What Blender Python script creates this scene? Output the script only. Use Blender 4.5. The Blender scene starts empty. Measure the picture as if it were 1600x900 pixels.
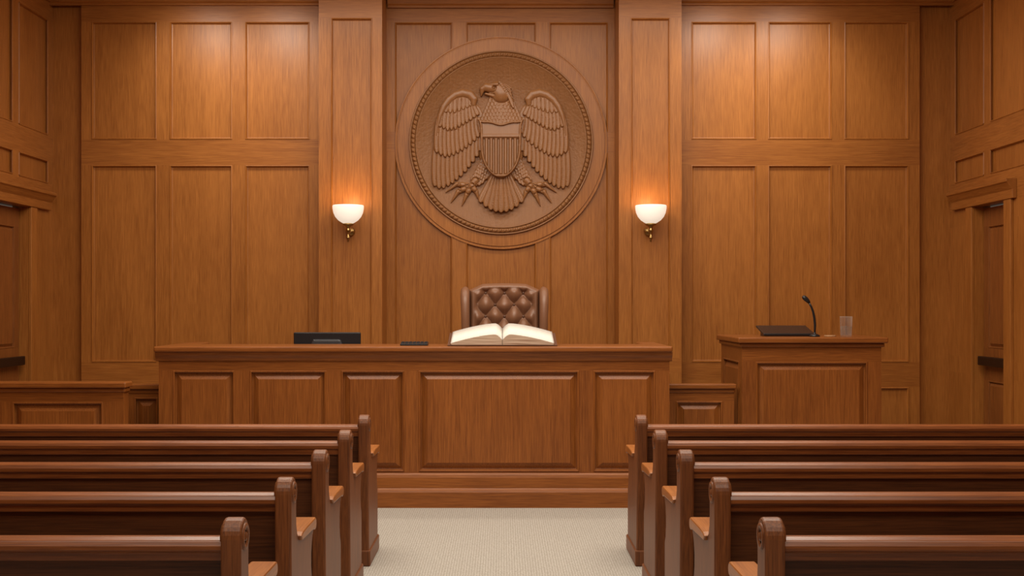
import bpy, bmesh, math, random
import numpy as np
from mathutils import Vector, Matrix
random.seed(3)
scene = bpy.context.scene
COL = scene.collection
scene.view_settings.view_transform = 'Standard'
ZOOM, ZX, ZY = 1, 800, 450

# ------------------------------------------------------------------ materials
def new_mat(name):
    m = bpy.data.materials.new(name); m.use_nodes = True
    nt = m.node_tree
    return m, nt, nt.nodes['Principled BSDF']

def simple(name, col, rough=.5, metal=0., bump=0., bscale=60, **kw):
    m, nt, b = new_mat(name)
    b.inputs['Base Color'].default_value = (*col, 1)
    b.inputs['Metallic'].default_value = metal
    for k, v in kw.items():
        b.inputs[k.replace('_', ' ')].default_value = v
    n = nt.nodes.new('ShaderNodeTexNoise'); n.inputs['Scale'].default_value = bscale; n.inputs['Detail'].default_value = 4
    tc = nt.nodes.new('ShaderNodeTexCoord'); nt.links.new(tc.outputs['Object'], n.inputs['Vector'])
    mr = nt.nodes.new('ShaderNodeMapRange'); mr.inputs['To Min'].default_value = rough*.85; mr.inputs['To Max'].default_value = min(1, rough*1.15)
    nt.links.new(n.outputs['Fac'], mr.inputs['Value']); nt.links.new(mr.outputs['Result'], b.inputs['Roughness'])
    if bump:
        bp = nt.nodes.new('ShaderNodeBump'); bp.inputs['Strength'].default_value = bump; bp.inputs['Distance'].default_value = .01
        nt.links.new(n.outputs['Fac'], bp.inputs['Height']); nt.links.new(bp.outputs[0], b.inputs['Normal'])
    return m

def wood(name, light, dark, axis='Z', rough=.38, coat=.05, spec=.35, contrast=.13, hammer=0):
    m, nt, b = new_mat(name)
    N, L = nt.nodes.new, nt.links.new
    tc = N('ShaderNodeTexCoord'); oi = N('ShaderNodeObjectInfo')
    at = N('ShaderNodeAttribute'); at.attribute_name = 'tint'
    sm = N('ShaderNodeMath'); sm.operation = 'ADD'; L(oi.outputs['Random'], sm.inputs[0]); L(at.outputs['Fac'], sm.inputs[1])
    add = N('ShaderNodeVectorMath'); add.operation = 'ADD'
    sc = N('ShaderNodeVectorMath'); sc.operation = 'SCALE'; sc.inputs[0].default_value = (1, 1, 1)
    m17 = N('ShaderNodeMath'); m17.operation = 'MULTIPLY'; m17.inputs[1].default_value = 17; L(sm.outputs[0], m17.inputs[0])
    L(m17.outputs[0], sc.inputs['Scale']); L(tc.outputs['Object'], add.inputs[0]); L(sc.outputs[0], add.inputs[1])
    def noise(al, ac, detail, dist, rg=.6):
        mp = N('ShaderNodeMapping')
        s = [ac]*3; s['XYZ'.index(axis)] = al
        mp.inputs['Scale'].default_value = s
        L(add.outputs[0], mp.inputs['Vector'])
        n = N('ShaderNodeTexNoise'); n.inputs['Scale'].default_value = 1
        n.inputs['Detail'].default_value = detail; n.inputs['Distortion'].default_value = dist
        n.inputs['Roughness'].default_value = rg
        L(mp.outputs[0], n.inputs['Vector']); return n.outputs['Fac']
    a = noise(.55, 11, 4, 1.0); f = noise(5, 170, 3, .2); g = noise(.8, 1.6, 2, .3)
    m1 = N('ShaderNodeMath'); m1.operation = 'MULTIPLY_ADD'; m1.inputs[1].default_value = .60
    L(f, m1.inputs[0])
    m2 = N('ShaderNodeMath'); m2.operation = 'MULTIPLY_ADD'; m2.inputs[1].default_value = .20
    L(a, m2.inputs[0])
    m3 = N('ShaderNodeMath'); m3.operation = 'MULTIPLY'; m3.inputs[1].default_value = .20
    L(g, m3.inputs[0]); L(m3.outputs[0], m2.inputs[2]); L(m2.outputs[0], m1.inputs[2])
    m4 = N('ShaderNodeMath'); m4.operation = 'MULTIPLY_ADD'; m4.inputs[1].default_value = .06
    L(at.outputs['Fac'], m4.inputs[0]); L(m1.outputs[0], m4.inputs[2])
    r = N('ShaderNodeValToRGB')
    r.color_ramp.elements[0].position = .5-contrast; r.color_ramp.elements[0].color = (*dark, 1)
    r.color_ramp.elements[1].position = .5+contrast; r.color_ramp.elements[1].color = (*light, 1)
    L(m4.outputs[0], r.inputs[0]); L(r.outputs[0], b.inputs['Base Color'])
    bp = N('ShaderNodeBump'); bp.inputs['Strength'].default_value = .12; bp.inputs['Distance'].default_value = .002
    hsrc = f
    if hammer:
        hn = N('ShaderNodeTexNoise'); hn.inputs['Scale'].default_value = 38; hn.inputs['Detail'].default_value = 3
        L(tc.outputs['Object'], hn.inputs['Vector']); hsrc = hn.outputs['Fac']
        bp.inputs['Strength'].default_value = hammer; bp.inputs['Distance'].default_value = .012
    L(hsrc, bp.inputs['Height']); L(bp.outputs[0], b.inputs['Normal'])
    b.inputs['Roughness'].default_value = rough
    b.inputs['Coat Weight'].default_value = coat; b.inputs['Coat Roughness'].default_value = .25
    b.inputs['Specular IOR Level'].default_value = spec
    return m

WL, WD = (.44, .165, .034), (.255, .083, .014)
W_V = wood('wall_wood_vertical', WL, WD, 'Z', .38)
W_H = wood('wall_wood_horizontal', (.42, .155, .032), (.25, .080, .014), 'X', .38)
W_HY = wood('wall_wood_horizontal_side', (.42, .155, .032), (.25, .080, .014), 'Y', .38)
BL, BD = (.31, .100, .019), (.16, .045, .008)
B_V = wood('bench_wood_vertical', BL, BD, 'Z', .38)
B_H = wood('bench_wood_horizontal', BL, BD, 'X', .36)
P_X = wood('pew_wood_dark', (.125, .039, .011), (.05, .015, .005), 'X', .46, 0)
P_R = wood('pew_rail_wood', (.29, .090, .022), (.14, .038, .010), 'X', .36, .12, .45)
P_E = wood('pew_end_wood', (.24, .078, .021), (.105, .031, .009), 'Z', .46, .05, .4)
P_A = wood('pew_armrest_wood_lit', (.42, .15, .033), (.26, .082, .017), 'Y', .38, .15)  # pew wood lightened: glossy reflection on the armrest tops is put into this colour
D_W = wood('door_wood', (.30, .10, .022), (.15, .046, .010), 'Z', .4)
M_W = wood('medallion_carved_wood', (.32, .140, .050), (.21, .087, .030), 'Z', .46, .05, contrast=.25, hammer=.5)
M_E = wood('eagle_carved_wood', (.34, .150, .053), (.23, .094, .032), 'Z', .36, .15, .5, contrast=.25)

def carpet():
    m, nt, b = new_mat('carpet_beige'); N, L = nt.nodes.new, nt.links.new
    tc = N('ShaderNodeTexCoord')
    v = N('ShaderNodeTexVoronoi'); v.inputs['Scale'].default_value = 60; v.inputs['Randomness'].default_value = .25; L(tc.outputs['Object'], v.inputs['Vector'])
    n = N('ShaderNodeTexNoise'); n.inputs['Scale'].default_value = 160; L(tc.outputs['Object'], n.inputs['Vector'])
    mx = N('ShaderNodeMath'); mx.operation = 'ADD'; L(v.outputs['Distance'], mx.inputs[0]); L(n.outputs['Fac'], mx.inputs[1])
    r = N('ShaderNodeValToRGB'); r.color_ramp.elements[0].position = .5; r.color_ramp.elements[1].position = 1.15
    r.color_ramp.elements[0].color = (.58, .545, .49, 1); r.color_ramp.elements[1].color = (.31, .28, .24, 1)
    L(mx.outputs[0], r.inputs[0]); L(r.outputs[0], b.inputs['Base Color'])
    bp = N('ShaderNodeBump'); bp.inputs['Strength'].default_value = .3; bp.inputs['Distance'].default_value = .004
    L(mx.outputs[0], bp.inputs['Height']); L(bp.outputs[0], b.inputs['Normal'])
    b.inputs['Roughness'].default_value = .95
    return m
CARPET = carpet()
CEIL = simple('ceiling_plaster', (.55, .48, .40), .9)
LEATHER = simple('brown_leather', (.23, .105, .055), .38, bump=.12, bscale=120)
BUTTON = simple('leather_button', (.12, .05, .027), .4)
BLACK = simple('black_plastic', (.012, .012, .014), .3)
GREYP = simple('dark_grey_plastic', (.04, .04, .045), .25)
BRASS = simple('aged_brass', (.42, .27, .10), .3, 1.)
DARKM = simple('dark_bronze', (.05, .03, .02), .35, .8)
COASTER = simple('coaster_cork', (.45, .26, .13), .8)
def paper():
    m, nt, b = new_mat('page_paper'); N, L = nt.nodes.new, nt.links.new
    tc = N('ShaderNodeTexCoord'); sp = N('ShaderNodeSeparateXYZ'); L(tc.outputs['Object'], sp.inputs[0])
    w = N('ShaderNodeMath'); w.operation = 'MULTIPLY'; w.inputs[1].default_value = 2*math.pi/.022; L(sp.outputs['Y'], w.inputs[0])
    s = N('ShaderNodeMath'); s.operation = 'SINE'; L(w.outputs[0], s.inputs[0])
    n = N('ShaderNodeTexNoise'); n.inputs['Scale'].default_value = 90; L(tc.outputs['Object'], n.inputs['Vector'])
    mu = N('ShaderNodeMath'); mu.operation = 'MULTIPLY'; L(s.outputs[0], mu.inputs[0]); L(n.outputs['Fac'], mu.inputs[1])
    r = N('ShaderNodeValToRGB'); r.color_ramp.elements[0].position = .15; r.color_ramp.elements[1].position = .4
    r.color_ramp.elements[0].color = (.80, .77, .71, 1); r.color_ramp.elements[1].color = (.56, .53, .48, 1)
    L(mu.outputs[0], r.inputs[0]); L(r.outputs[0], b.inputs['Base Color']); b.inputs['Roughness'].default_value = .85
    return m
PAPER = paper()
def page_edges():
    m, nt, b = new_mat('page_edges'); N, L = nt.nodes.new, nt.links.new
    tc = N('ShaderNodeTexCoord'); mp = N('ShaderNodeMapping'); mp.inputs['Scale'].default_value = (3, 3, 300)
    n = N('ShaderNodeTexNoise'); n.inputs['Scale'].default_value = 1
    L(tc.outputs['Object'], mp.inputs[0]); L(mp.outputs[0], n.inputs['Vector'])
    r = N('ShaderNodeValToRGB'); r.color_ramp.elements[0].color = (.34, .19, .11, 1); r.color_ramp.elements[1].color = (.85, .68, .52, 1)
    r.color_ramp.elements[0].position = .35; r.color_ramp.elements[1].position = .62
    L(n.outputs['Fac'], r.inputs[0]); L(r.outputs[0], b.inputs['Base Color']); b.inputs['Roughness'].default_value = .7
    return m
PEDGE = page_edges()
COVER = simple('book_cover_leather', (.12, .05, .028), .45)
SHADE = simple('milk_glass_lit', (.80, .76, .70), .25, 0, Emission_Color=(1, .88, .72, 1), Emission_Strength=.68)
def thin_glass(name, tint, mult, power):
    m, nt, b = new_mat(name); N, L = nt.nodes.new, nt.links.new
    out = nt.nodes['Material Output']
    t = N('ShaderNodeBsdfTransparent'); t.inputs[0].default_value = (*tint, 1)
    g = N('ShaderNodeBsdfPrincipled'); g.inputs['Base Color'].default_value = (.75, .73, .70, 1); g.inputs['Roughness'].default_value = .1
    lw = N('ShaderNodeLayerWeight'); lw.inputs['Blend'].default_value = .5
    p = N('ShaderNodeMath'); p.operation = 'POWER'; p.inputs[1].default_value = power; L(lw.outputs['Facing'], p.inputs[0])
    q = N('ShaderNodeMath'); q.operation = 'MULTIPLY_ADD'; q.inputs[1].default_value = mult; q.inputs[2].default_value = .05; L(p.outputs[0], q.inputs[0])
    mx = N('ShaderNodeMixShader'); L(q.outputs[0], mx.inputs[0]); L(t.outputs[0], mx.inputs[1]); L(g.outputs[0], mx.inputs[2])
    L(mx.outputs[0], out.inputs['Surface']); return m
GLASS = thin_glass('clear_glass', (.97, .97, .97), .6, 3)
WATER = thin_glass('water', (.90, .92, .93), .30, 2)

# ------------------------------------------------------------------ builder
class MB:
    def __init__(s): s.v = []; s.f = []; s.m = []; s.sm = []; s.t = []; s.tint = 0.
    def add(s, vs, fs, mi=0, smooth=False):
        o = len(s.v); s.v += [tuple(p) for p in vs]
        for f in fs: s.f.append([o+i for i in f]); s.m.append(mi); s.sm.append(smooth); s.t.append(s.tint)
        return s
    def box(s, x0, x1, y0, y1, z0, z1, mi=0):
        vs = [(x, y, z) for x in (x0, x1) for y in (y0, y1) for z in (z0, z1)]
        return s.add(vs, [(0,1,3,2),(4,6,7,5),(0,4,5,1),(2,3,7,6),(0,2,6,4),(1,5,7,3)], mi)
    def prism(s, poly, a, b, axis='Z', mi=0, smooth=False, capmi=None):
        n = len(poly)
        def mk(p, t):
            if axis == 'Z': return (p[0], p[1], t)
            if axis == 'X': return (t, p[0], p[1])
            return (p[0], t, p[1])
        vs = [mk(p, a) for p in poly]+[mk(p, b) for p in poly]
        s.add(vs, [(i, (i+1) % n, n+(i+1) % n, n+i) for i in range(n)], mi, smooth)
        s.add(vs, [list(range(n))[::-1], list(range(n, 2*n))], mi if capmi is None else capmi)
        return s
    def lathe(s, prof, c, n=40, mi=0, smooth=True, axis='Z', closed=False, caps=True):
        vs = []
        for r, h in prof:
            for k in range(n):
                a = 2*math.pi*k/n
                p = {'Z': (r*math.cos(a), r*math.sin(a), h), 'Y': (r*math.cos(a), h, r*math.sin(a)), 'X': (h, r*math.cos(a), r*math.sin(a))}[axis]
                vs.append((c[0]+p[0], c[1]+p[1], c[2]+p[2]))
        m = len(prof); fs = []
        for i in range(m-1 if not closed else m):
            j = (i+1) % m
            for k in range(n):
                k2 = (k+1) % n
                fs.append((i*n+k, i*n+k2, j*n+k2, j*n+k))
        if not closed and caps:
            fs += [list(range(n))[::-1], list(range((m-1)*n, m*n))]
        return s.add(vs, fs, mi, smooth)
    def tube(s, pts, rad, n=12, mi=0):
        pts = [Vector(p) for p in pts]
        if not hasattr(rad, '__len__'): rad = [rad]*len(pts)
        vs = []
        up = Vector((0.13, 1, .07)).normalized()
        for i, p in enumerate(pts):
            t = (pts[min(i+1, len(pts)-1)]-pts[max(i-1, 0)]).normalized()
            u = t.cross(up)
            if u.length < .1: u = t.cross(Vector((1, 0, 0)))
            u.normalize(); w = t.cross(u)
            for k in range(n):
                a = 2*math.pi*k/n
                vs.append(p+(u*math.cos(a)+w*math.sin(a))*rad[i])
        m = len(pts)
        fs = [(i*n+k, i*n+(k+1) % n, (i+1)*n+(k+1) % n, (i+1)*n+k) for i in range(m-1) for k in range(n)]
        fs += [list(range(n))[::-1], list(range((m-1)*n, m*n))]
        return s.add(vs, fs, mi, True)
    def ball(s, c, r, n=14, mi=0):
        r = r if hasattr(r, '__len__') else (r, r, r)
        vs = []; m = n//2+1
        for i in range(m):
            th = math.pi*(i+.001)/(m-1+.002)
            for k in range(n):
                a = 2*math.pi*k/n
                vs.append((c[0]+r[0]*math.sin(th)*math.cos(a), c[1]+r[1]*math.sin(th)*math.sin(a), c[2]+r[2]*math.cos(th)))
        fs = [(i*n+k, (i+1)*n+k, (i+1)*n+(k+1) % n, i*n+(k+1) % n) for i in range(m-1) for k in range(n)]
        return s.add(vs, fs, mi, True)
    def panels(s, us, vs_, cells, mapf, mv=0, mh=1, mp=0):
        for j in range(len(vs_)-1):
            row = any(c[1] == j for c in cells)
            rt = random.uniform(-.5, .5)
            for i in range(len(us)-1):
                u0, u1, v0, v1 = us[i], us[i+1], vs_[j], vs_[j+1]
                c = cells.get((i, j))
                if c is None:
                    s.tint = (random.uniform(-.35, .35) if row else rt*.6)
                    s.add([mapf(u0, v0, 0), mapf(u1, v0, 0), mapf(u1, v1, 0), mapf(u0, v1, 0)], [(0, 1, 2, 3)], mv if row else mh)
                elif c != 'hole':
                    s.tint = random.uniform(-.5, .5)
                    pts = []
                    for ins, dep in c:
                        pts += [mapf(u0+ins, v0+ins, dep), mapf(u1-ins, v0+ins, dep), mapf(u1-ins, v1-ins, dep), mapf(u0+ins, v1-ins, dep)]
                    fs = []
                    for k in range(len(c)-1):
                        for e in range(4):
                            fs.append((4*k+e, 4*k+(e+1) % 4, 4*k+4+(e+1) % 4, 4*k+4+e))
                    o = 4*(len(c)-1); fs.append((o, o+1, o+2, o+3))
                    s.add(pts, fs, mp)
        s.tint = 0.
        return s

WORLD = {}
def finish(mb, name, mats, parent=None, origin=(0, 0, 0), bevel=0, seg=2, label=None, category=None, kind=None, group=None, fixn=True):
    if parent is not None: origin = WORLD[parent.name]
    me = bpy.data.meshes.new(name)
    o = origin
    me.from_pydata([(x-o[0], y-o[1], z-o[2]) for x, y, z in mb.v], [], mb.f)
    for m in mats: me.materials.append(m)
    me.polygons.foreach_set('material_index', mb.m)
    me.polygons.foreach_set('use_smooth', mb.sm)
    at = me.attributes.new('tint', 'FLOAT', 'FACE'); at.data.foreach_set('value', mb.t)
    me.update()
    if fixn:
        bm = bmesh.new(); bm.from_mesh(me)
        bmesh.ops.remove_doubles(bm, verts=bm.verts, dist=1e-5)
        bmesh.ops.recalc_face_normals(bm, faces=bm.faces)
        bm.to_mesh(me); bm.free()
    ob = bpy.data.objects.new(name, me); COL.objects.link(ob)
    if parent is not None: ob.parent = parent
    else: ob.location = o
    WORLD[ob.name] = o
    if bevel:
        md = ob.modifiers.new('bevel', 'BEVEL'); md.width = bevel; md.segments = seg; md.limit_method = 'ANGLE'; md.angle_limit = math.radians(35)
    if label: ob['label'] = label
    if category: ob['category'] = category
    if kind: ob['kind'] = kind
    if group: ob['group'] = group
    return ob

def empty(name, origin, label, category, group=None):
    e = bpy.data.objects.new(name, None); e.empty_display_size = .2
    COL.objects.link(e); e.location = origin; WORLD[e.name] = tuple(origin)
    e['label'] = label; e['category'] = category
    if group: e['group'] = group
    return e

def copy_tree(root, loc, label=None):
    def rec(o, par):
        c = o.copy(); COL.objects.link(c)
        if par is not None:
            c.parent = par
        for ch in o.children: rec(ch, c)
        return c
    r = rec(root, None); r.location = loc
    if label: r['label'] = label
    return r

FLAT = [(0, 0), (.002, .006), (.010, .008), (.016, -.005), (.018, -.022), (.026, -.024)]
RAISED = [(0, 0), (.006, .007), (.014, .005), (.018, -.024), (.026, -.026), (.070, -.002), (.072, .002)]
RAISEDS = [(0, 0), (.005, .004), (.010, .003), (.014, -.016), (.018, -.018), (.045, .000), (.047, .002)]

H = 1.64
F = 1800.
CX, CY = 785., 477.
def X(px, d): return (px-CX)*d/F
def Z(py, d): return H-(py-CY)*d/F

CEILZ = 4.93
# ------------------------------------------------------------------ room shell
mb = MB()
D = 12.0
zr = [0, .20, Z(605, D), Z(566, D), Z(258, D), Z(218, D), Z(34, D), CEILZ]
def prof_cells(ncol_idx, rows, prof):
    return {(i, j): prof for i in ncol_idx for j in rows}
mf = lambda u, v, n: (u, D-n, v)
xsL = [X(p, D) for p in (127, 143, 245, 265, 363, 383, 484, 499)]
xsR = [X(p, D) for p in (1064, 1080, 1182, 1200, 1300, 1319, 1420, 1437)]
mb.panels(xsL, zr, prof_cells((1, 3, 5), (1, 3, 5), FLAT), mf)
mb.panels(xsR, zr, prof_cells((1, 3, 5), (1, 3, 5), FLAT), mf)
XL, XR = -4.71, 4.69
mb.box(XL-.3, xsL[0], D+.07, D+.3, 0, CEILZ, 0)
mb.add([(xsL[0], D, 0), (xsL[0], D+.08, 0), (xsL[0], D+.08, CEILZ), (xsL[0], D, CEILZ)], [(0, 1, 2, 3)], 0)
mb.box(xsR[-1], XR+.3, D+.07, D+.3, 0, CEILZ, 0)
mb.add([(xsR[-1], D, 0), (xsR[-1], D+.08, 0), (xsR[-1], D+.08, CEILZ), (xsR[-1], D, CEILZ)], [(0, 1, 2, 3)], 0)
DA = 12.27
xsA = [X(597, 11.8)-.01, X(617, DA), X(707, DA), X(728, DA), X(838, DA), X(858, DA), X(950, DA), X(967, 11.8)+.01]
zA = [0, .35, 1.0, 1.15, Z(238, DA), Z(206, DA), Z(35, DA), CEILZ]
mfA = lambda u, v, n: (u, DA-n, v)
mb.panels(xsA, zA, prof_cells((1, 3, 5), (1, 3, 5), FLAT), mfA)
finish(mb, 'wall_back', [W_V, W_H], kind='structure', origin=(0, 12, 0), label='wood-panelled courtroom wall behind the judge bench')

DP = 11.8
for k, (a, b, pa, pb) in enumerate(((498, 597, 517, 582), (967, 1065, 985, 1047))):
    mb = MB()
    us = [X(a, DP), X(pa, DP), X(pb, DP), X(b, DP)]
    vs = [0, .2, .95, 1.1, Z(28, DP), CEILZ-.02]
    mb.panels(us, vs, prof_cells((1,), (1, 3), FLAT), lambda u, v, n: (u, DP-n, v))
    for u in (us[0], us[-1]):
        mb.add([(u, DP, 0), (u, DA+.01, 0), (u, DA+.01, CEILZ-.02), (u, DP, CEILZ-.02)], [(0, 1, 2, 3)], 0)
    finish(mb, 'trim_%d' % (k+1), [W_V, W_H], kind='structure', origin=((us[0]+us[-1])/2, DP, 0), label='wood pilaster with a long recessed panel carrying a sconce')

CP = [(0, 0), (.02, 0), (.025, .02), (.045, .035), (.055, .07), (.10, .10), (.11, .14), (.0, .14)]
mb = MB()
cz = CEILZ-.14
def run(x0, x1, yb, dz=0):
    mb.prism([(yb-p[0], cz+p[1]+(dz if p[1] < .13 else 0)) for p in CP], x0, x1, 'X', 0)
run(XL, X(498, DP), D, -.03); run(X(498, DP)-.015, X(597, DP)+.015, DP, -.02); run(X(597, DP)+.015, X(967, DP)-.015, DA-.02, .01)
run(X(967, DP)-.015, X(1065, DP)+.015, DP, -.02); run(X(1065, DP)+.015, XR, D, -.03)
finish(mb, 'trim_3', [W_H], kind='structure', origin=(0, 12, cz), label='stained wood crown moulding under the ceiling')

Y0 = -2.5
def side_wall(sgn, Xw, name, idx):
    mb = MB()
    mfS = lambda u, v, n: (Xw - sgn*n, u, v)
    us = [12.08, 11.92, 11.23, 11.06, 10.30, 10.13, 9.37, 9.20, 8.44, 8.27, 7.51, 7.34, 6.58, 6.41, 5.0, 4.83, 3.4, 3.2, 1.8, 1.6, .2, 0, -1.4, Y0]
    pc = [i for i in range(1, len(us)-1, 2)]
    vs = [2.62, 2.90, 3.14, 3.40, 4.60, CEILZ]
    mb.panels(us, vs, prof_cells(pc, (1, 3), FLAT), mfS, 0, 1)
    us2 = [12.08, 11.45, 10.72, 10.30, 10.13, 9.37, 9.20, 8.44, 8.27, 7.51, 7.34, 6.58, 6.41, 5.0, 4.83, 3.4, 3.2, 1.8, 1.6, .2, 0, -1.4, Y0]
    vs2 = [0, .2, .95, 1.12, 2.45, 2.62]
    cells = {(i, j): FLAT for i in range(4, len(us2)-1, 2) for j in (1, 3)}
    for j in range(5): cells[(1, j)] = 'hole'
    mb.panels(us2, vs2, cells, mfS, 0, 1)
    xo = Xw+sgn*.16
    mb.add([(Xw, 11.45, 0), (xo, 11.45, 0), (xo, 11.45, 2.62), (Xw, 11.45, 2.62)], [(0, 1, 2, 3)], 0)
    mb.add([(Xw, 10.72, 0), (xo, 10.72, 0), (xo, 10.72, 2.62), (Xw, 10.72, 2.62)], [(0, 1, 2, 3)], 0)
    mb.add([(Xw, 10.72, 2.62), (xo, 10.72, 2.62), (xo, 11.45, 2.62), (Xw, 11.45, 2.62)], [(0, 1, 2, 3)], 0)
    finish(mb, name, [W_V, W_HY], kind='structure', origin=(Xw, 6, 0), label='wood-panelled side wall with a recessed door')
    mb = MB()
    a, b = sorted((Xw, Xw-sgn*.03))
    mb.box(a, b, 11.45, 11.60, 0, 2.62, 0); mb.box(a, b, 10.57, 10.72, 0, 2.62, 0)
    pr = [(0, 2.62), (.04, 2.62), (.045, 2.70), (.06, 2.72), (.085, 2.76), (.10, 2.77), (.10, 2.80), (0, 2.80)]
    mb.prism([(Xw-sgn*p[0], p[1]) for p in pr], 10.50, 11.93, 'Y', 1)
    finish(mb, 'trim_%d' % (3+idx), [W_V, W_HY], kind='structure', origin=(Xw, 11.1, 0), bevel=.005, label='moulded wood casing around the side door')
    mb = MB()
    mb.prism([(Xw-sgn*p[0], cz+p[1]) for p in CP], Y0, 12, 'Y', 0)
    finish(mb, 'trim_%d' % (5+idx), [W_HY], kind='structure', origin=(Xw, 6, cz), label='stained wood crown moulding under the ceiling')
    xd = Xw+sgn*.09
    mb = MB()
    mb.panels([10.73, 10.84, 11.33, 11.44], [.02, .22, .90, 1.22, 2.42, 2.60], prof_cells((1,), (1, 3), RAISEDS), lambda u, v, n: (xd-sgn*n, u, v), 0, 1)
    mb.add([(xd+sgn*.045, 10.73, .02), (xd+sgn*.045, 11.44, .02), (xd+sgn*.045, 11.44, 2.6), (xd+sgn*.045, 10.73, 2.6)], [(0, 1, 2, 3)], 0)
    d = finish(mb, 'door_%d' % idx, [D_W, D_W], kind='structure', origin=(xd, 11.08, 0), label='dark panelled wood door with a push bar')
    mb = MB()
    xb = xd-sgn*.05
    mb.box(min(xb, xb-sgn*.04), max(xb, xb-sgn*.04), 10.78, 11.38, 1.05, 1.14, 0)
    for yy in (10.82, 11.34):
        mb.box(min(xd, xb), max(xd, xb), yy-.03, yy+.03, 1.06, 1.13, 0)
    finish(mb, 'push_bar', [DARKM], parent=d, bevel=.01, label='dark bronze push bar')
side_wall(-1, XL, 'wall_left', 1)
side_wall(1, XR, 'wall_right', 2)

mb = MB(); mb.box(XL-.3, XR+.3, Y0-.1, 12.5, -.1, 0)
finish(mb, 'floor', [CARPET], kind='structure', label='beige low-pile carpet floor')
mb = MB(); mb.box(XL-.3, XR+.3, Y0-.1, 12.5, CEILZ, CEILZ+.1)
finish(mb, 'ceiling', [CEIL], kind='structure', origin=(0, 5, CEILZ), label='plain warm plaster ceiling')
mb = MB(); mb.box(XL-.3, XR+.3, Y0-.1, Y0, 0, CEILZ)
finish(mb, 'wall_front', [W_V], kind='structure', origin=(0, Y0, 0), label='plain wood wall at the entrance side')

# ------------------------------------------------------------------ medallion
DM = DA-.012
KM = DM/F
mcx, mcz = X(783, DM), Z(223, DM)
mb = MB()
R1 = 162*KM
prof = [(.55, -.004), (R1-.003, -.004), (R1, -.001), (R1, .006), (R1+.010, .006), (R1+.016, .002), (R1+.028, .002), (R1+.031, .012)]
mb.lathe(prof, (mcx, DM, mcz), 160, axis='Y', smooth=False)
finish(mb, 'trim_8', [W_V], kind='structure', origin=(mcx, DM, mcz), label='flat round wood surround framing the carved medallion')
seal = empty('medallion', (mcx, DM-.01, mcz), 'large round carved wood medallion with a shield-bearing eagle', 'medallion')
k = KM
mb = MB()
mb.lathe([(.001, -.006), (60*k, -.0065), (131*k, -.007), (132*k, -.016), (133*k, -.018), (134*k, -.014), (134*k, .0)], (mcx, DM-.01, mcz), 160, axis='Y')
disc = finish(mb, 'backing_disc', [M_W], parent=seal)
mb = MB()
NA, NR = 960, 14
vs = []
for i in range(NR+1):
    t = i/NR
    for a in range(NA):
        th = 2*math.pi*a/NA
        r = (134+7*t)*k
        hh = math.sin(math.pi*t)**.6
        tw = .5+.5*math.cos(th*120+t*2.2)
        h = .002+hh*(.012+.020*tw**.6)
        vs.append((mcx+r*math.cos(th), DM-.01-h, mcz+r*math.sin(th)))
fs = [(i*NA+a, i*NA+(a+1) % NA, (i+1)*NA+(a+1) % NA, (i+1)*NA+a) for i in range(NR) for a in range(NA)]
mb.add(vs, fs, 0, True)
finish(mb, 'rope_border', [M_E], parent=seal)
mb = MB()
mb.lathe([(141*k, 0.004), (141*k, -.004), (141.5*k, -.016), (142.6*k, -.020), (143.6*k, -.016), (144*k, -.004), (144*k, .004)], (mcx, DM-.01, mcz), 160, axis='Y', closed=True)
finish(mb, 'outer_rim', [M_E], parent=seal)

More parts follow.
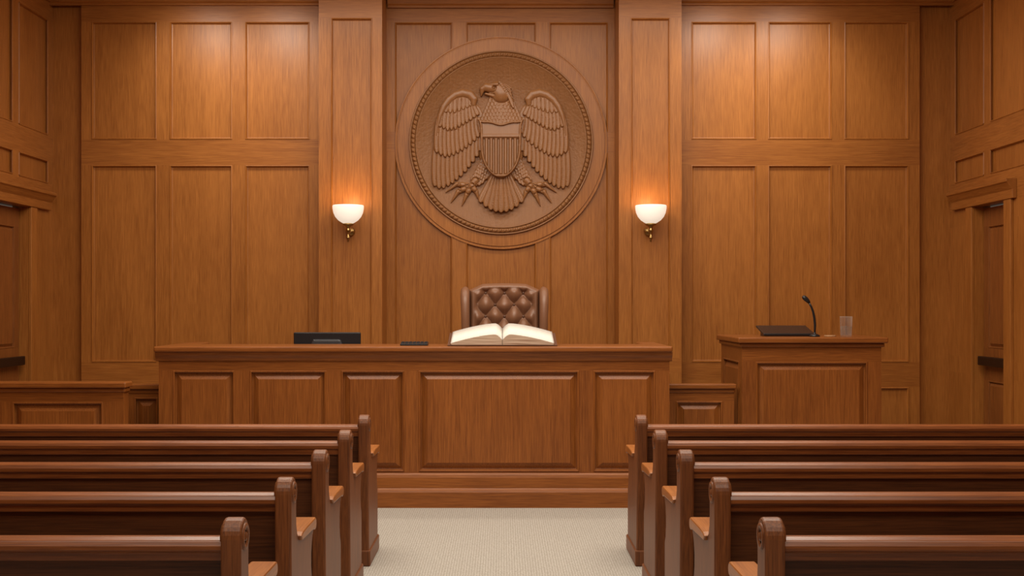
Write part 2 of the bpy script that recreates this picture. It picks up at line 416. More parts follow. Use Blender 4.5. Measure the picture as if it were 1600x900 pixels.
HG = 1.4
class Relief:
    def __init__(s, x0, x1, y0, y1, mirror=False, res=.42):
        s.gx = np.arange(x0, x1+res, res); s.gy = np.arange(y0, y1+res, res)
        s.PX, s.PY = np.meshgrid(s.gx, s.gy)
        s.X = (1566-s.PX) if mirror else s.PX
        s.Y = s.PY
        s.H = np.zeros_like(s.X); s.M = np.zeros(s.X.shape, bool)
    def put(s, inside, h):
        s.H = np.where(inside, h, s.H); s.M |= inside
    def feather(s, a, b, w, h0, h=1.4, bend=0, tip=.25, barb=.05, w0=.75):
        dx, dy = b[0]-a[0], b[1]-a[1]; L = math.hypot(dx, dy)
        t = ((s.X-a[0])*dx+(s.Y-a[1])*dy)/L/L
        q = ((s.X-a[0])*(-dy)+(s.Y-a[1])*dx)/L - bend*4*t*(1-t)
        tt = np.clip((t-(1-tip))/tip, 0, 1)
        ww = w*(w0+(1-w0)*np.clip(t*1.3, 0, 1))*np.sqrt(np.clip(1-tt**2, 0, 1))+1e-6
        ins = (t >= 0) & (t <= 1) & (np.abs(q) < ww)
        e = np.clip(1-(q/ww)**2, 0, 1)
        z = h0+h*(.45*t+1.1*e**.5)-.35*np.exp(-(q/.5)**2)
        z = z+barb*np.sin((t*L+np.abs(q)*1.0)*1.7)*np.clip(1-np.exp(-(q/.8)**2), 0, 1)*e
        s.put(ins, z)
    def tube(s, pts, rad, h0, hs=1.0):
        best = np.full(s.X.shape, -1.)
        for (a, ra), (b, rb) in zip(zip(pts[:-1], rad[:-1]), zip(pts[1:], rad[1:])):
            dx, dy = b[0]-a[0], b[1]-a[1]; L2 = dx*dx+dy*dy+1e-9
            t = np.clip(((s.X-a[0])*dx+(s.Y-a[1])*dy)/L2, 0, 1)
            d = np.hypot(s.X-a[0]-t*dx, s.Y-a[1]-t*dy); r = ra+(rb-ra)*t
            z = np.sqrt(np.clip(1-(d/r)**2, 0, 1))*r**.7*hs
            z = np.where(d < r, z, -1.)
            best = np.maximum(best, z)
        s.put(best > 0, h0+best)
    def build(s, name, parent, mats, base):
        Hh = s.H.copy()
        P = np.pad(Hh, 1, mode='edge')
        Hh = (Hh*4+P[:-2, 1:-1]+P[2:, 1:-1]+P[1:-1, :-2]+P[1:-1, 2:])/8
        M = s.M
        use = M[:-1, :-1] | M[1:, :-1] | M[:-1, 1:] | M[1:, 1:]
        vid = -np.ones(M.shape, int)
        need = np.zeros(M.shape, bool)
        need[:-1, :-1] |= use; need[1:, :-1] |= use; need[:-1, 1:] |= use; need[1:, 1:] |= use
        vid[need] = np.arange(need.sum())
        hx = mcx+(s.PX[need]-783)*k; hz = mcz-(s.PY[need]-223)*k; hy = base-Hh[need]*k*HG
        vs = list(zip(hx.tolist(), hy.tolist(), hz.tolist()))
        jj, ii = np.nonzero(use)
        fs = np.stack([vid[jj, ii], vid[jj+1, ii], vid[jj+1, ii+1], vid[jj, ii+1]], 1).tolist()
        mb = MB(); mb.add(vs, fs, 0, True)
        return finish(mb, name, mats, parent=parent, fixn=False)

base = DM-.01-.005
lerp = lambda a, b, t: (a[0]+(b[0]-a[0])*t, a[1]+(b[1]-a[1])*t)
def along(pts, t):
    n = len(pts)-1; f = min(t*n, n-1e-6); i = int(f)
    return lerp(pts[i], pts[i+1], f-i)
R = Relief(722, 844, 118, 290)
R.tube([(783, 210), (783, 235), (783, 268)], [36, 36, 26], 0, .5)
R.tube([(742, 208), (760, 196), (783, 192), (806, 196), (824, 208)], [13, 17, 18, 17, 13], 0, .6)
for sg in (-1, 1):
    for i in range(6):
        R.feather((783+sg*(44-i*5), 184+i*.5), (783+sg*(46-i*4.2), 214-i*2), 3.6, 3.2+i*.35, 1.2, tip=.4)
R.tube([(783, 192), (783, 182), (783, 168), (781, 150)], [27, 24, 20, 17], 1.0, .66)
for j in range(9):
    y = 148+j*5.6; half = 12+j*2.4
    nn = 5+j
    for i in range(nn):
        u = -1+2*i/(nn-1)
        x = 783+u*half
        R.feather((x, y-4), (x+u*4.5, y+15), 3.0, 5.6-abs(u)**2*3.4, 1.0, tip=.35)
R.tube([(783, 146), (777, 142)], [16.5, 15], 1.2, 1.0)
for i in range(7):
    R.feather((779+i*2.2, 130+i*2.6), (799+i*.6, 141+i*5), 2.6, 7.6-i*.3, .9, tip=.4)
R.tube([(768, 139), (760, 137.5), (754, 140.5), (752, 151)], [7.8, 7.2, 5.0, 1.0], 3.6, 1.15)
R.tube([(759, 148), (771, 151)], [1.8, 3.0], 4.4, .8)
R.tube([(766, 134.5), (777, 134)], [1.4, 2.4], 7.6, .7)
d = np.hypot(R.X-772, R.Y-139.5); R.H -= 2.6*np.exp(-(d/2.8)**4); R.H += 2.0*np.exp(-(d/1.2)**2)
eagle = R.build('eagle_body', seal, [M_E], base)
for mir in (False, True):
    x0, x1 = (672, 766) if not mir else (800, 894)
    R = Relief(x0, x1, 136, 306, mir)
    R.tube([(712, 172), (736, 178), (750, 198), (753, 230)], [18, 17, 14, 8], 0, .35)
    R.tube([(694, 185), (712, 185)], [11, 14], 0, .2)
    tipP = [(680, 292), (689, 297), (699, 293), (708, 287), (717, 280), (726, 271), (734, 261), (743, 249), (751, 237)]
    stP = [(690, 188), (698, 190), (706, 192), (714, 194), (722, 196), (731, 198), (739, 201), (746, 204), (751, 208)]
    for i in range(12):
        t = i/11
        R.feather(along(stP, t), along(tipP, t), 4.2, .4+.15*i, 1.9, bend=4.6*(1-t)+1, tip=.08)
    tipS = [(683, 240), (695, 247), (707, 245), (719, 239), (731, 231), (743, 221), (753, 210)]
    stS = [(691, 168), (700, 167), (709, 168), (719, 170), (729, 173), (739, 178), (748, 185)]
    for i in range(12):
        t = i/11
        R.feather(along(stS, t), along(tipS, t), 3.9, 2.8+.08*i, 1.8, bend=3.4*(1-t)+.8, tip=.12)
    tipC = [(688, 200), (700, 206), (712, 204), (724, 197), (736, 190), (747, 182)]
    stC = [(697, 160), (706, 155), (715, 152), (725, 153), (734, 158), (740, 165)]
    for i in range(11):
        t = i/10
        R.feather(along(stC, t), along(tipC, t), 3.7, 4.8+.06*i, 1.5, bend=2.0*(1-t)+.3, tip=.2)
    tipE = [(697, 178), (709, 179), (721, 175), (732, 170), (740, 165)]
    for i in range(8):
        t = i/7
        R.feather(along([(700, 158), (710, 152), (722, 149), (732, 152), (738, 158)], t), along(tipE, t), 3.4, 6.4, 1.1, tip=.3)
    R.tube([(683, 214), (684, 198), (688, 182), (694, 168), (702, 157), (712, 149.5), (723, 146.5), (734, 149), (740.5, 156), (740, 164)], [1.0, 2.2, 3.6, 4.8, 5.6, 6.2, 6.8, 7.0, 6.0, 3.8], 3.7, .9)
    R.build('wing', eagle, [M_E], base)
    x0, x1 = (692, 780) if not mir else (786, 874)
    R = Relief(x0, x1, 240, 330, mir)
    R.tube([(768, 250), (757, 268), (743, 284)], [13, 13.5, 8], 1.0, .8)
    for j in range(9):
        for i in range(5):
            t = j/9; c = lerp((767, 248), (744, 282), t)
            o = (i-2)*(5.6-2.4*t)+(j % 2)*1.6
            a = (c[0]+o*.84, c[1]+o*.5)
            R.feather(a, (a[0]-4.5, a[1]+9), 2.6, 4.6-abs(i-2)*.8, 1.0, tip=.4)
    R.tube([(743, 283), (737, 291)], [5.5, 5.0], 1.6, 1.1)
    for tip_, mid in (((697, 301), (714, 288)), ((705, 317), (716, 300)), ((722, 322), (729, 305)), ((749, 314), (744, 300))):
        R.tube([(737, 291), mid], [4.6, 3.8], 1.5, 1.2)
        R.tube([mid, lerp(mid, tip_, .5), tip_], [3.4, 2.3, .5], 1.2, 1.25)
        R.tube([lerp((737, 291), mid, .55), lerp((737, 291), mid, .66)], [4.4, 4.2], 1.8, 1.2)
    R.build('leg', eagle, [M_E], base)
R = Relief(743, 824, 262, 338)
for i in (0, 8, 1, 7, 2, 6, 3, 5, 4):
    u = (i-4)/4
    R.feather((783+u*8, 266), (783+u*33, 333-u*u*16), 5.8, 1.6+(1-abs(u))*2.2, 2.0, tip=.15, w0=.5)
R.build('tail', eagle, [M_E], base)
R = Relief(742, 824, 184, 284)
def shield_in(X_, Y_, g):
    u = np.abs(X_-782.5)
    hw = np.where(Y_ < 238, 32.5-.03*(Y_-190)+3.0*np.exp(-((Y_-188)/7)**2), 31*np.sqrt(np.clip(1-((Y_-238)/41.)**1.7, 0, 1)))
    top = 195.5-6.5*(u/33.5)**3+1.5*np.cos(u/33.5*math.pi*2)-1.5
    return (u < hw-g) & (Y_ > top+g) & (Y_ < 279-g*1.3)
o = shield_in(R.X, R.Y, 0); R.put(o, np.full(R.X.shape, 11.6))
i0 = shield_in(R.X, R.Y, 1.2); R.put(i0, np.full(R.X.shape, 12.4))
i1 = shield_in(R.X, R.Y, 3.4); R.put(i1, np.full(R.X.shape, 9.8))
chief = i1 & (R.Y > 212) & (R.Y < 217); R.put(chief, np.full(R.X.shape, 11.6))
st = shield_in(R.X, R.Y, 4.2) & (R.Y >= 218.5)
R.put(st, 8.4+3.2*np.clip(np.cos((R.X-782.5)*2*math.pi/7.4)*1.6+.5, 0, 1))
R.build('shield', eagle, [M_E], base)

# ------------------------------------------------------------------ judge bench
DB = 9.375
zt = 1.307
bx0, bx1 = X(248, DB), X(1046, DB)
bench = empty('judge_bench', ((bx0+bx1)/2, DB, 0), 'long stained-wood judge bench with raised panels', 'bench')
mb = MB()
us = [X(p, DB) for p in (248, 270, 367, 390, 510, 533, 632, 654, 905, 927, 1024, 1046)]
vs = [.27, Z(737, DB), Z(579, DB), 1.26]
mb.panels(us, vs, prof_cells((1, 3, 5, 7, 9), (1,), RAISED), lambda u, v, n: (u, DB-n, v))
for x in (bx0, bx1):
    mb.add([(x, DB, .0), (x, 10.42, .0), (x, 10.42, 1.26), (x, DB, 1.26)], [(0, 1, 2, 3)], 0)
mb.box(bx0, bx0+.05, DB+.03, 10.42, 0, 1.26, 0); mb.box(bx1-.05, bx1, DB+.03, 10.42, 0, 1.26, 0)
mb.box(bx0, bx1, DB+.03, DB+.06, 0, 1.26, 0)
finish(mb, 'bench_body', [B_V, B_H], parent=bench)
mb = MB()
pr = [(0, 0), (.055, 0), (.055, .125), (.048, .140), (.035, .150), (.030, .155), (.026, .24), (.020, .262), (.006, .275), (0, .275)]
mb.prism([(DB-p[0], p[1]) for p in pr], bx0-.03, bx1+.03, 'X', 0)
finish(mb, 'plinth', [B_H], parent=bench)
mb = MB()
pr = [(0, 1.185), (.012, 1.19), (.018, 1.21), (.035, 1.235), (.042, 1.26), (0, 1.26)]
mb.prism([(DB-p[0], p[1]) for p in pr], bx0-.02, bx1+.02, 'X', 0)
finish(mb, 'under_moulding', [B_H], parent=bench)
mb = MB()
x0, x1 = X(240, DB-.05), X(1051, DB-.05)
w = .17
poly = [(x0, DB-.06), (x1, DB-.06), (x1, 10.45), (x1-w, 10.45), (x1-w, 9.92), (x0+w, 9.92), (x0+w, 10.45), (x0, 10.45)]
mb.prism(poly, 1.26, zt, 'Z', 0)
finish(mb, 'bench_top', [B_H], parent=bench, bevel=.014, seg=3)
mb = MB(); mb.box(bx0+.06, bx1-.06, 9.46, 10.25, 1.03, 1.06, 0)
finish(mb, 'work_surface', [B_H], parent=bench, bevel=.004)
mb = MB(); mb.box(bx0+.055, bx1-.055, 9.45, 11.78, 0, .30)
finish(mb, 'raised_platform', [CARPET], origin=(0, 10.5, 0), label='carpeted raised platform behind the judge bench', category='platform')

# ------------------------------------------------------------------ side counters
def counter(name, x0, x1, y0, y1, zt, px, pz, label, cat, slab=.045, over=.03):
    root = empty(name, ((x0+x1)/2, (y0+y1)/2, 0), label, cat)
    mb = MB()
    us = [x0]+px+[x1]; vs = [0]+pz+[zt-slab]
    mb.panels(us, vs, {(i, 1): RAISED for i in range(1, len(us)-1, 2)}, lambda u, v, n: (u, y0-n, v))
    mb.add([(x1, y0, 0), (x1, y1, 0), (x1, y1, zt-slab), (x1, y0, zt-slab)], [(0, 1, 2, 3)], 0)
    mb.add([(x1, y1, 0), (x0, y1, 0), (x0, y1, zt-slab), (x1, y1, zt-slab)], [(0, 1, 2, 3)], 0)
    if y1-y0 > .5:
        mb.panels([y0, y0+.12, y1-.12, y1], vs, {(1, 1): RAISED}, lambda u, v, n: (x0-n, u, v))
    else:
        mb.add([(x0, y0, 0), (x0, y1, 0), (x0, y1, zt-slab), (x0, y0, zt-slab)], [(0, 1, 2, 3)], 0)
    finish(mb, 'body', [B_V, B_H], parent=root)
    mb = MB()
    mb.box(x0-over, x1+over, y0-over-.01, y1+over*.3, zt-slab, zt)
    finish(mb, 'counter_top', [B_H], parent=root, bevel=.012, seg=3)
    mb = MB()
    mb.box(x0-over*.5, x1+over*.5, y0-over*.5, y1, zt-slab-.035, zt-slab)
    finish(mb, 'moulding', [B_H], parent=root, bevel=.01)
    mb = MB()
    mb.box(x0-.008, x1+.008, y0-.02, y1, 0, .14)
    finish(mb, 'base_moulding', [B_H], parent=root, bevel=.01)
    return root
counter('witness_stand', 2.08, 3.29, 10.0, 10.95, 1.362, [2.20, 3.17], [.3, 1.15], 'stained-wood witness stand holding a microphone and glass', 'witness stand', over=.045, slab=.05)
counter('low_rail_wall', -4.45, -2.96, 9.0, 9.12, 1.04, [-4.25, -3.98, -3.83, -3.12], [.28, .885], 'low panelled wooden rail wall beside the judge bench', 'rail wall')
counter('low_partition', -3.30, -2.835, 9.76, 9.84, .972, [-3.12, -2.915], [.28, .86], 'low panelled wood partition joining rail wall and bench', 'partition', over=.02)
counter('low_partition', 1.42, 2.03, 10.1, 10.18, .952, [1.52, 1.93], [.28, .80], 'low panelled wood partition joining bench and witness stand', 'partition', over=.02)

# ------------------------------------------------------------------ pews
P_len = 3.5
def arc(cx, cy, r, a0, a1, n):
    return [(cx+r*math.cos(math.radians(a0+(a1-a0)*i/n)), cy+r*math.sin(math.radians(a0+(a1-a0)*i/n))) for i in range(n+1)]
def build_pew(loc):
    root = empty('pew', loc, 'dark polished wooden pew with rounded scroll ends', 'pew', 'courtroom pews')
    cx, cy = loc[0], loc[1]
    prof = arc(0, .888, .062, 180, 0, 14)
    prof += [(.060, .80), (.064, .75), (.085, .71), (.12, .69), (.18, .683), (.44, .68)]
    prof += arc(.45, .648, .032, 80, -70, 6)
    prof += [(.445, .595), (.43, .55), (.43, .50), (.445, .45), (.47, .42), (.475, .40), (.475, 0), (-.03, 0), (-.03, .12), (-.045, .4), (-.06, .7)]
    for sx in (-1, 1):
        xo = cx+sx*(P_len/2); xi = xo-sx*.066
        mb = MB(); mb.prism([(cy+a, b) for a, b in prof], min(xi, xo), max(xi, xo), 'X', 0)
        e = finish(mb, 'pew_end', [P_E], parent=root, bevel=.010, seg=3)
        xc = (xi+xo)/2
        mb = MB()
        mb.lathe([(.001, -.036), (.012, -.040), (.016, -.033), (.026, -.033), (.030, -.0385), (.042, -.0385), (.046, -.03), (.046, .03), (.042, .0385), (.030, .0385), (.026, .033), (.016, .033), (.012, .040), (.001, .036)], (xc, cy, .888), 28, axis='X')
        finish(mb, 'scroll', [P_E], parent=e)
        mb = MB()
        pa = [(.09, .695), (.13, .705), (.22, .708), (.45, .706)]+arc(.45, .678, .028, 90, -90, 6)+[(.40, .66), (.12, .67)]
        mb.prism([(cy+a, b) for a, b in pa], xc-.048, xc+.048, 'X', 0)
        finish(mb, 'armrest', [P_A], parent=e, bevel=.007, seg=2)
        mb = MB(); mb.box(xc-.042, xc+.042, cy-.04, cy+.49, 0, .10)
        finish(mb, 'foot_block', [P_E], parent=e, bevel=.008)
    x0, x1 = cx-P_len/2+.05, cx+P_len/2-.05
    mb = MB()
    mb.prism([(cy-.025, .84), (cy+.01, .84), (cy+.08, .40), (cy+.08, .12), (cy+.05, .12), (cy+.045, .40)], x0, x1, 'X', 0)
    finish(mb, 'backrest', [P_X], parent=root, bevel=.003)
    mb = MB(); mb.box(x0, x1, cy+.018, cy+.05, .10, .22, 0)
    finish(mb, 'lower_rail', [P_X], parent=root, bevel=.004)
    mb = MB()
    pr = [(-.050, .850), (-.050, .866), (-.040, .882), (-.015, .890), (.018, .888), (.036, .875), (.038, .852), (.022, .842), (.018, .815), (-.034, .815), (-.038, .842)]
    mb.prism([(cy+a, b) for a, b in pr], x0, x1, 'X', 0, smooth=False)
    finish(mb, 'top_rail', [P_R], parent=root, bevel=.004, seg=2)
    mb = MB()
    mb.prism([(cy+.06, .40), (cy+.46, .43), (cy+.47, .445), (cy+.46, .46), (cy+.07, .435)], x0, x1, 'X', 0)
    finish(mb, 'seat', [P_R], parent=root, bevel=.004)
    return root
D1, DS = 7.27, .88
pew = build_pew((-(.838+P_len/2), D1, 0))
for r in range(5):
    for s in (-1, 1):
        if r == 0 and s == -1: continue
        copy_tree(pew, (s*(.838+P_len/2)+(.004 if s > 0 else 0), D1-DS*r, 0))

# ------------------------------------------------------------------ sconces
def sconce(px):
    dS = 11.60
    x = X(px, dS); zr_ = Z(321, dS)
    root = empty('wall_sconce', (x, DP, zr_-.28), 'brass wall sconce with a lit milk-glass bowl', 'wall lamp', 'pilaster sconces')
    mb = MB()
    pr = [(.155, 0), (.157, -.01), (.156, -.035), (.148, -.075), (.13, -.115), (.10, -.15), (.06, -.176), (.03, -.185)]
    inner = [(r-.006, h) for r, h in pr][::-1]
    mb.lathe(pr+inner, (x, dS, zr_), 48, closed=True)
    finish(mb, 'glass_shade', [SHADE], parent=root)
    mb = MB()
    pr = [(.03, -.175), (.056, -.185), (.060, -.193), (.042, -.203), (.022, -.213), (.016, -.235), (.024, -.245), (.024, -.256), (.014, -.266), (.012, -.31), (.020, -.318), (.020, -.33), (.009, -.345), (.012, -.36), (.002, -.370)]
    mb.lathe(pr, (x, dS, zr_), 24)
    finish(mb, 'stem', [BRASS], parent=root)
    mb = MB()
    mb.tube([(x, dS, zr_-.26), (x, dS+.06, zr_-.30), (x, dS+.12, zr_-.27), (x, DP-.02, zr_-.25)], .011)
    finish(mb, 'arm', [BRASS], parent=root)
    mb = MB()
    mb.lathe([(.001, -.03), (.016, -.03), (.024, -.02), (.040, -.012), (.044, 0), (.044, .012)], (x, DP-.0, zr_-.25), 28, axis='Y')
    finish(mb, 'wall_plate', [BRASS], parent=root)
    ld = bpy.data.lights.new('sconce_glow', 'POINT'); ld.energy = 3.6; ld.color = (1, .62, .28); ld.shadow_soft_size = .08
    lo = bpy.data.objects.new('sconce_glow', ld); COL.objects.link(lo); lo.location = (x, dS+.0, zr_+.03)
sconce(544); sconce(1017)

# ------------------------------------------------------------------ chair
cxh, cyh, pz = .02, 10.85, .30
chair = empty('judge_chair', (cxh, cyh, pz), 'brown tufted leather wingback chair behind the bench', 'chair')
def ztop(u):
    a = abs(u)/.33
    return 1.848-.018*a*a-.045*max(0, a-.62)/.38
mb = MB()
NU, NV = 120, 160
z0 = .85
ta, tb_, tz0 = .178, .22, 1.755
front = []
for j in range(NV+1):
    for i in range(NU+1):
        u = -.33+.66*i/NU; zt_ = ztop(u); v = j/NV
        z = z0+(zt_-z0)*v
        wob = .006*math.sin(u*23+z*9)+.005*math.sin(z*31-u*11)
        p = (u+wob)/ta+(z-tz0)/tb_; q = (u-wob*.5)/ta-(z-tz0)/tb_
        puff = (abs(math.sin(math.pi*p))*abs(math.sin(math.pi*q)))**.7
        ed = min(zt_-z, .33-abs(u))
        inn = max(0, min(1, (ed-.035)/.05)); inn = inn*inn*(3-2*inn)
        h = .060*puff*inn+.042*(1-inn)
        rollx = max(0, 1-ed/.035); h -= .05*rollx**2
        front.append((cxh+u, cyh-.02-h+.06*(z-1.2), z))
back = [(p_[0], cyh+.09+.06*(p_[2]-1.2), p_[2]) for p_ in front]
W_ = NU+1
fs = [(j*W_+i, j*W_+i+1, (j+1)*W_+i+1, (j+1)*W_+i) for j in range(NV) for i in range(NU)]
o = len(front)
fs += [(o+j*W_+i, o+(j+1)*W_+i, o+(j+1)*W_+i+1, o+j*W_+i+1) for j in range(NV) for i in range(NU)]
for i in range(NU):
    fs.append((i, o+i, o+i+1, i+1)); t = NV*W_; fs.append((t+i, t+i+1, o+t+i+1, o+t+i))
for j in range(NV):
    fs.append((j*W_, (j+1)*W_, o+(j+1)*W_, o+j*W_)); t = NU; fs.append((j*W_+t, o+j*W_+t, o+(j+1)*W_+t, (j+1)*W_+t))
mb.add(front+back, fs, 0, True)
for pi_ in range(-14, 14):
    for qi in range(-14, 14):
        u = ta*(pi_+qi)/2; z = tz0+tb_*(pi_-qi)/2
        if abs(u) < .28 and .95 < z < ztop(u)-.06:
            mb.ball((cxh+u, cyh-.025+.06*(z-1.2), z), (.014, .010, .014), 10, 1)
finish(mb, 'backrest', [LEATHER, BUTTON], parent=chair)
for s in (-1, 1):
    mb = MB()
    xw = cxh+s*.360
    wp = [(cyh+.12, 1.78), (cyh+.04, 1.80), (cyh-.06, 1.785), (cyh-.13, 1.74), (cyh-.17, 1.65), (cyh-.18, 1.5), (cyh-.16, 1.3), (cyh-.12, 1.1), (cyh+.06, 1.05)]
    mb.prism(wp, xw-.034, xw+.034, 'X', 0)
    finish(mb, 'wing', [LEATHER], parent=chair, bevel=.026, seg=4)
    mb = MB()
    mb.tube([(xw+s*.005, cyh-.02, 1.795), (xw+s*.008, cyh-.09, 1.775), (xw+s*.008, cyh-.14, 1.72), (xw+s*.006, cyh-.17, 1.64), (xw+s*.003, cyh-.18, 1.5), (xw, cyh-.16, 1.3), (xw, cyh-.12, 1.1)], [.022, .040, .043, .041, .039, .036, .032], 16)
    finish(mb, 'wing_roll', [LEATHER], parent=chair)
    mb = MB()
    mb.box(cxh+s*.33-.05, cxh+s*.33+.05, cyh-.46, cyh+.05, pz+.30, .96)
    finish(mb, 'armrest', [LEATHER], parent=chair, bevel=.035, seg=4)
    for yy in (cyh-.42, cyh+.02):
        mb = MB(); mb.lathe([(.02, pz), (.03, pz+.12), (.035, pz+.2)], (cxh+s*.3, yy, 0), 16)
        finish(mb, 'leg', [P_E], parent=chair)
mb = MB(); mb.box(cxh-.29, cxh+.29, cyh-.50, cyh+.02, pz+.18, pz+.48)
finish(mb, 'seat', [LEATHER], parent=chair, bevel=.04, seg=4)

# ------------------------------------------------------------------ open book on wedge
bk = (0.0, 9.345, zt)
tilt = math.radians(12)
def bw(x, y, z):
    return (bk[0]+x, bk[1]+y*math.cos(tilt)-z*math.sin(tilt), bk[2]+.004+y*math.sin(tilt)+z*math.cos(tilt))
st = empty('book_rest', (0, 9.5, zt), 'small low wedge holding up the open book', 'book stand')
tz = lambda y: zt+(y-9.345)*math.tan(tilt)
mb = MB(); mb.prism([(9.40, zt), (9.73, zt), (9.73, tz(9.73)), (9.40, tz(9.40))], -.30, .30, 'X', 0)
finish(mb, 'wedge', [B_V], parent=st)
book = empty('open_book', bk, 'thick open book with white pages and leather cover', 'book')
DPT = .42
def hgt(u):
    if u < .06: return .050+.044*math.sin(u/.06*math.pi/2)
    t = (u-.06)/.36
    return .094-.074*t**1.5
for s in (-1, 1):
    top = [(s*(.002+.418*i/24), hgt(.42*i/24)) for i in range(25)]
    bot = [(s*.42*.985, .008), (s*.002, .008)]
    pl = top+bot
    n = len(pl)
    vs = [bw(x, .004, z) for x, z in pl]+[bw(x, DPT-.012, z) for x, z in pl]
    mb = MB()
    mb.add(vs, [(i, i+1, n+i+1, n+i) for i in range(24)], 0, True)
    mb.add(vs, [(i, (i+1) % n, n+(i+1) % n, n+i) for i in range(24, n)], 1)
    mb.add(vs, [list(range(n)), list(range(n, 2*n))], 1)
    finish(mb, 'page_block', [PAPER, PEDGE], parent=book, label='stack of white pages')
mb = MB()
cp = [(-.445, .0), (.445, .0), (.445, .006), (.0, .007), (-.445, .006)]
mb.add([bw(x, -.003, z) for x, z in cp]+[bw(x, DPT+.005, z) for x, z in cp], [(0, 1, 2, 3, 4), (5, 6, 7, 8, 9)]+[(i, (i+1) % 5, 5+(i+1) % 5, 5+i) for i in range(5)], 0)
finish(mb, 'cover', [COVER], parent=book)

# ------------------------------------------------------------------ monitor seen from the rear
mxd = 10.02
mx = X(511, mxd)
mon = empty('computer_monitor', (mx, mxd, 1.06), 'black computer monitor seen from behind over the bench', 'monitor')
mb = MB(); mb.box(mx-.292, mx+.292, mxd, mxd+.03, 1.12, 1.405)
finish(mb, 'screen_housing', [BLACK], parent=mon, bevel=.01, seg=3)
mb = MB(); mb.prism([(mx-.19, 1.16), (mx+.19, 1.16), (mx+.12, 1.345), (mx-.12, 1.345)], mxd-.035, mxd, 'Y', 0)
finish(mb, 'rear_cover', [GREYP], parent=mon, bevel=.02, seg=3)
mb = MB(); mb.box(mx-.04, mx+.04, mxd-.03, mxd+.01, 1.07, 1.25)
finish(mb, 'stand_neck', [GREYP], parent=mon, bevel=.006)
mb = MB(); mb.lathe([(.11, 0), (.11, .008), (.05, .014)], (mx, mxd, 1.061), 32)
finish(mb, 'stand_base', [GREYP], parent=mon)

kd = 9.56
kb = empty('keypad', (X(647, kd), kd, zt), 'small black desk keypad on the bench top', 'keypad')
mb = MB(); x0, x1 = X(626, kd), X(669, kd)
mb.prism([(kd-.06, zt), (kd+.06, zt), (kd+.06, zt+.030), (kd-.06, zt+.014)], x0, x1, 'X', 0)
finish(mb, 'housing', [BLACK], parent=kb, bevel=.004)
mb = MB()
for i in range(7):
    for j in range(3):
        xx = x0+.018+i*(x1-x0-.036)/6; yy = kd-.04+j*.035; zz = zt+.014+(yy-kd+.06)/.12*.016
        mb.box(xx-.011, xx+.011, yy-.012, yy+.012, zz-.002, zz+.006, 0)
finish(mb, 'keys', [GREYP], parent=kb)['kind'] = 'stuff'

# ------------------------------------------------------------------ witness stand items
sz = 1.362
td = 10.42
tx0, tx1 = X(1187, td), X(1266, td)
tb = empty('document_tablet', ((tx0+tx1)/2, td, sz), 'black closed folder device lying tilted on the witness stand', 'tablet')
mb = MB(); mb.prism([(td-.16, sz+.008), (td-.16, sz+.026), (td+.16, sz+.094), (td+.16, sz+.076)], tx0, tx1, 'X', 0)
finish(mb, 'body', [BLACK], parent=tb, bevel=.005)
mb = MB(); mb.prism([(td-.15, sz), (td+.15, sz), (td+.15, sz+.074), (td-.15, sz+.008)], tx0+.04, tx1-.04, 'X', 0)
finish(mb, 'stand', [simple('dark_brown_stand', (.06, .025, .015), .4)], parent=tb)
md_ = 10.19
def mp(px, py): return (X(px, md_), md_, Z(py, md_))
mic = empty('gooseneck_microphone', (X(1273, md_), md_, sz), 'black gooseneck microphone on a small round base', 'microphone')
mb = MB(); mb.lathe([(.045, 0), (.045, .012), (.03, .022), (.012, .026), (.010, .04)], (X(1273, md_), md_, sz), 28)
finish(mb, 'base', [BLACK], parent=mic)
mb = MB(); pts = [mp(1273, 524), mp(1273.5, 508), mp(1272.5, 497), mp(1270.5, 487), mp(1267.5, 479), mp(1263.5, 472)]
mb.tube(pts, [.008, .011, .011, .010, .009, .009], 12)
finish(mb, 'gooseneck', [BLACK], parent=mic)
mb = MB(); mb.tube([mp(1264.5, 473), mp(1262, 470), mp(1259, 467), mp(1256, 464.5), mp(1254, 463)], [.012, .018, .021, .019, .010], 14)
finish(mb, 'microphone_head', [BLACK], parent=mic)
gd = 10.3; gx = X(1322, gd)
gl = empty('water_glass', (gx, gd, sz), 'clear glass half full of water', 'glass')
mb = MB(); ht = .172
mb.lathe([(.001, .0), (.046, .0), (.049, .01), (.055, ht)], (gx, gd, sz+.001), 40, caps=False)
mb.lathe([(.055, ht), (.0565, ht+.002), (.055, ht+.004), (.0535, ht+.002)], (gx, gd, sz+.001), 40, closed=True)
finish(mb, 'tumbler', [GLASS], parent=gl)
mb = MB(); mb.lathe([(.001, .008), (.0445, .010), (.0495, .090), (.001, .090)], (gx, gd, sz+.001), 40)
finish(mb, 'water', [WATER], parent=gl)
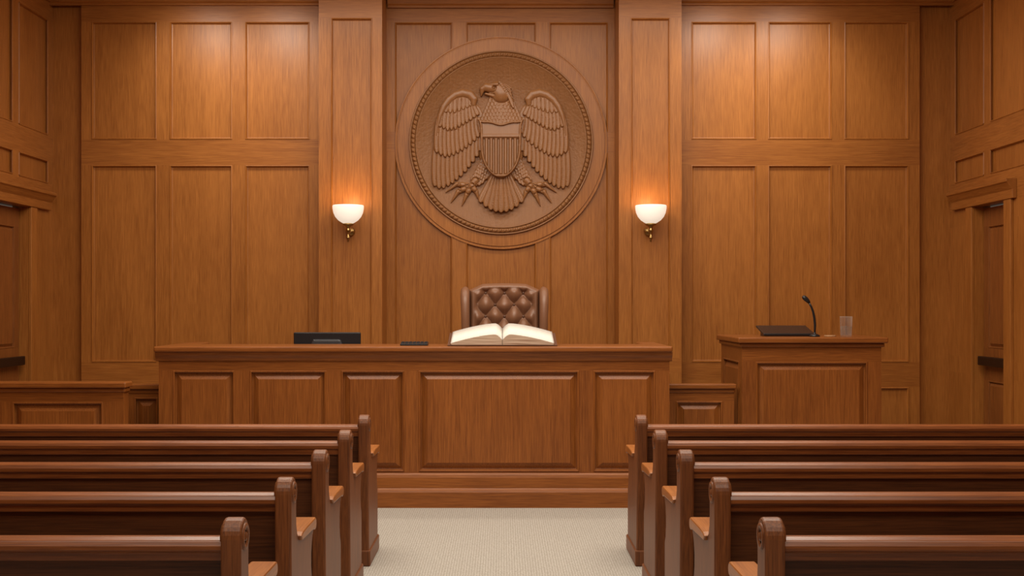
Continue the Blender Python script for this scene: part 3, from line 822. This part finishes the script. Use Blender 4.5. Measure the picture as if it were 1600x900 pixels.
mb = MB(); cx2 = X(1296, 10.3); mb.lathe([(.05, 0), (.052, .005), (.05, .010), (.001, .010)], (cx2, 10.28, sz), 36)
finish(mb, 'coaster', [COASTER], origin=(cx2, 10.28, sz), label='small round cork coaster beside the glass', category='coaster')

# ------------------------------------------------------------------ lights
def area(name, loc, rot, sx, sy, e, col):
    l = bpy.data.lights.new(name, 'AREA'); l.shape = 'RECTANGLE'; l.size = sx; l.size_y = sy; l.energy = e; l.color = col
    o = bpy.data.objects.new(name, l); COL.objects.link(o); o.location = loc; o.rotation_euler = rot
    return o
warm = (1, .90, .76)
area('ceiling_light_main', (0, 7.4, 4.86), (0, 0, 0), 5.5, 2.5, 330, warm)
area('ceiling_light_rear', (0, 2.4, 4.8), (math.radians(18), 0, 0), 6.0, 2.0, 240, warm)
area('ceiling_light_bench', (0, 10.6, 4.86), (math.radians(10), 0, 0), 7.0, .35, 75, warm)
def spot(x, y, z, e, tx, ty, tz, ang=80):
    l = bpy.data.lights.new('downlight', 'SPOT'); l.energy = e; l.color = (1, .94, .84); l.spot_size = math.radians(ang); l.spot_blend = 1; l.shadow_soft_size = .2
    o = bpy.data.objects.new('downlight', l); COL.objects.link(o); o.location = (x, y, z)
    o.rotation_euler = (Vector((tx, ty, tz))-Vector((x, y, z))).to_track_quat('-Z', 'Y').to_euler()
for x in (-3.2, -2.4, 2.3, 3.05):
    spot(x, 10.9, 4.8, 58, x, 12, 3.9, 80)
w = bpy.data.worlds.new('world'); scene.world = w; w.use_nodes = True
w.node_tree.nodes['Background'].inputs[0].default_value = (1, .85, .7, 1); w.node_tree.nodes['Background'].inputs[1].default_value = .1

# ------------------------------------------------------------------ camera
c = bpy.data.cameras.new('camera'); co = bpy.data.objects.new('camera', c); COL.objects.link(co)
co.location = (0, 0, H); co.rotation_euler = (math.pi/2, 0, 0)
c.sensor_width = 36; c.lens = F*36/1600*ZOOM
c.shift_x = (ZX-CX)/1600*ZOOM; c.shift_y = (CY-ZY)/1600*ZOOM
c.clip_start = .05
scene.camera = co
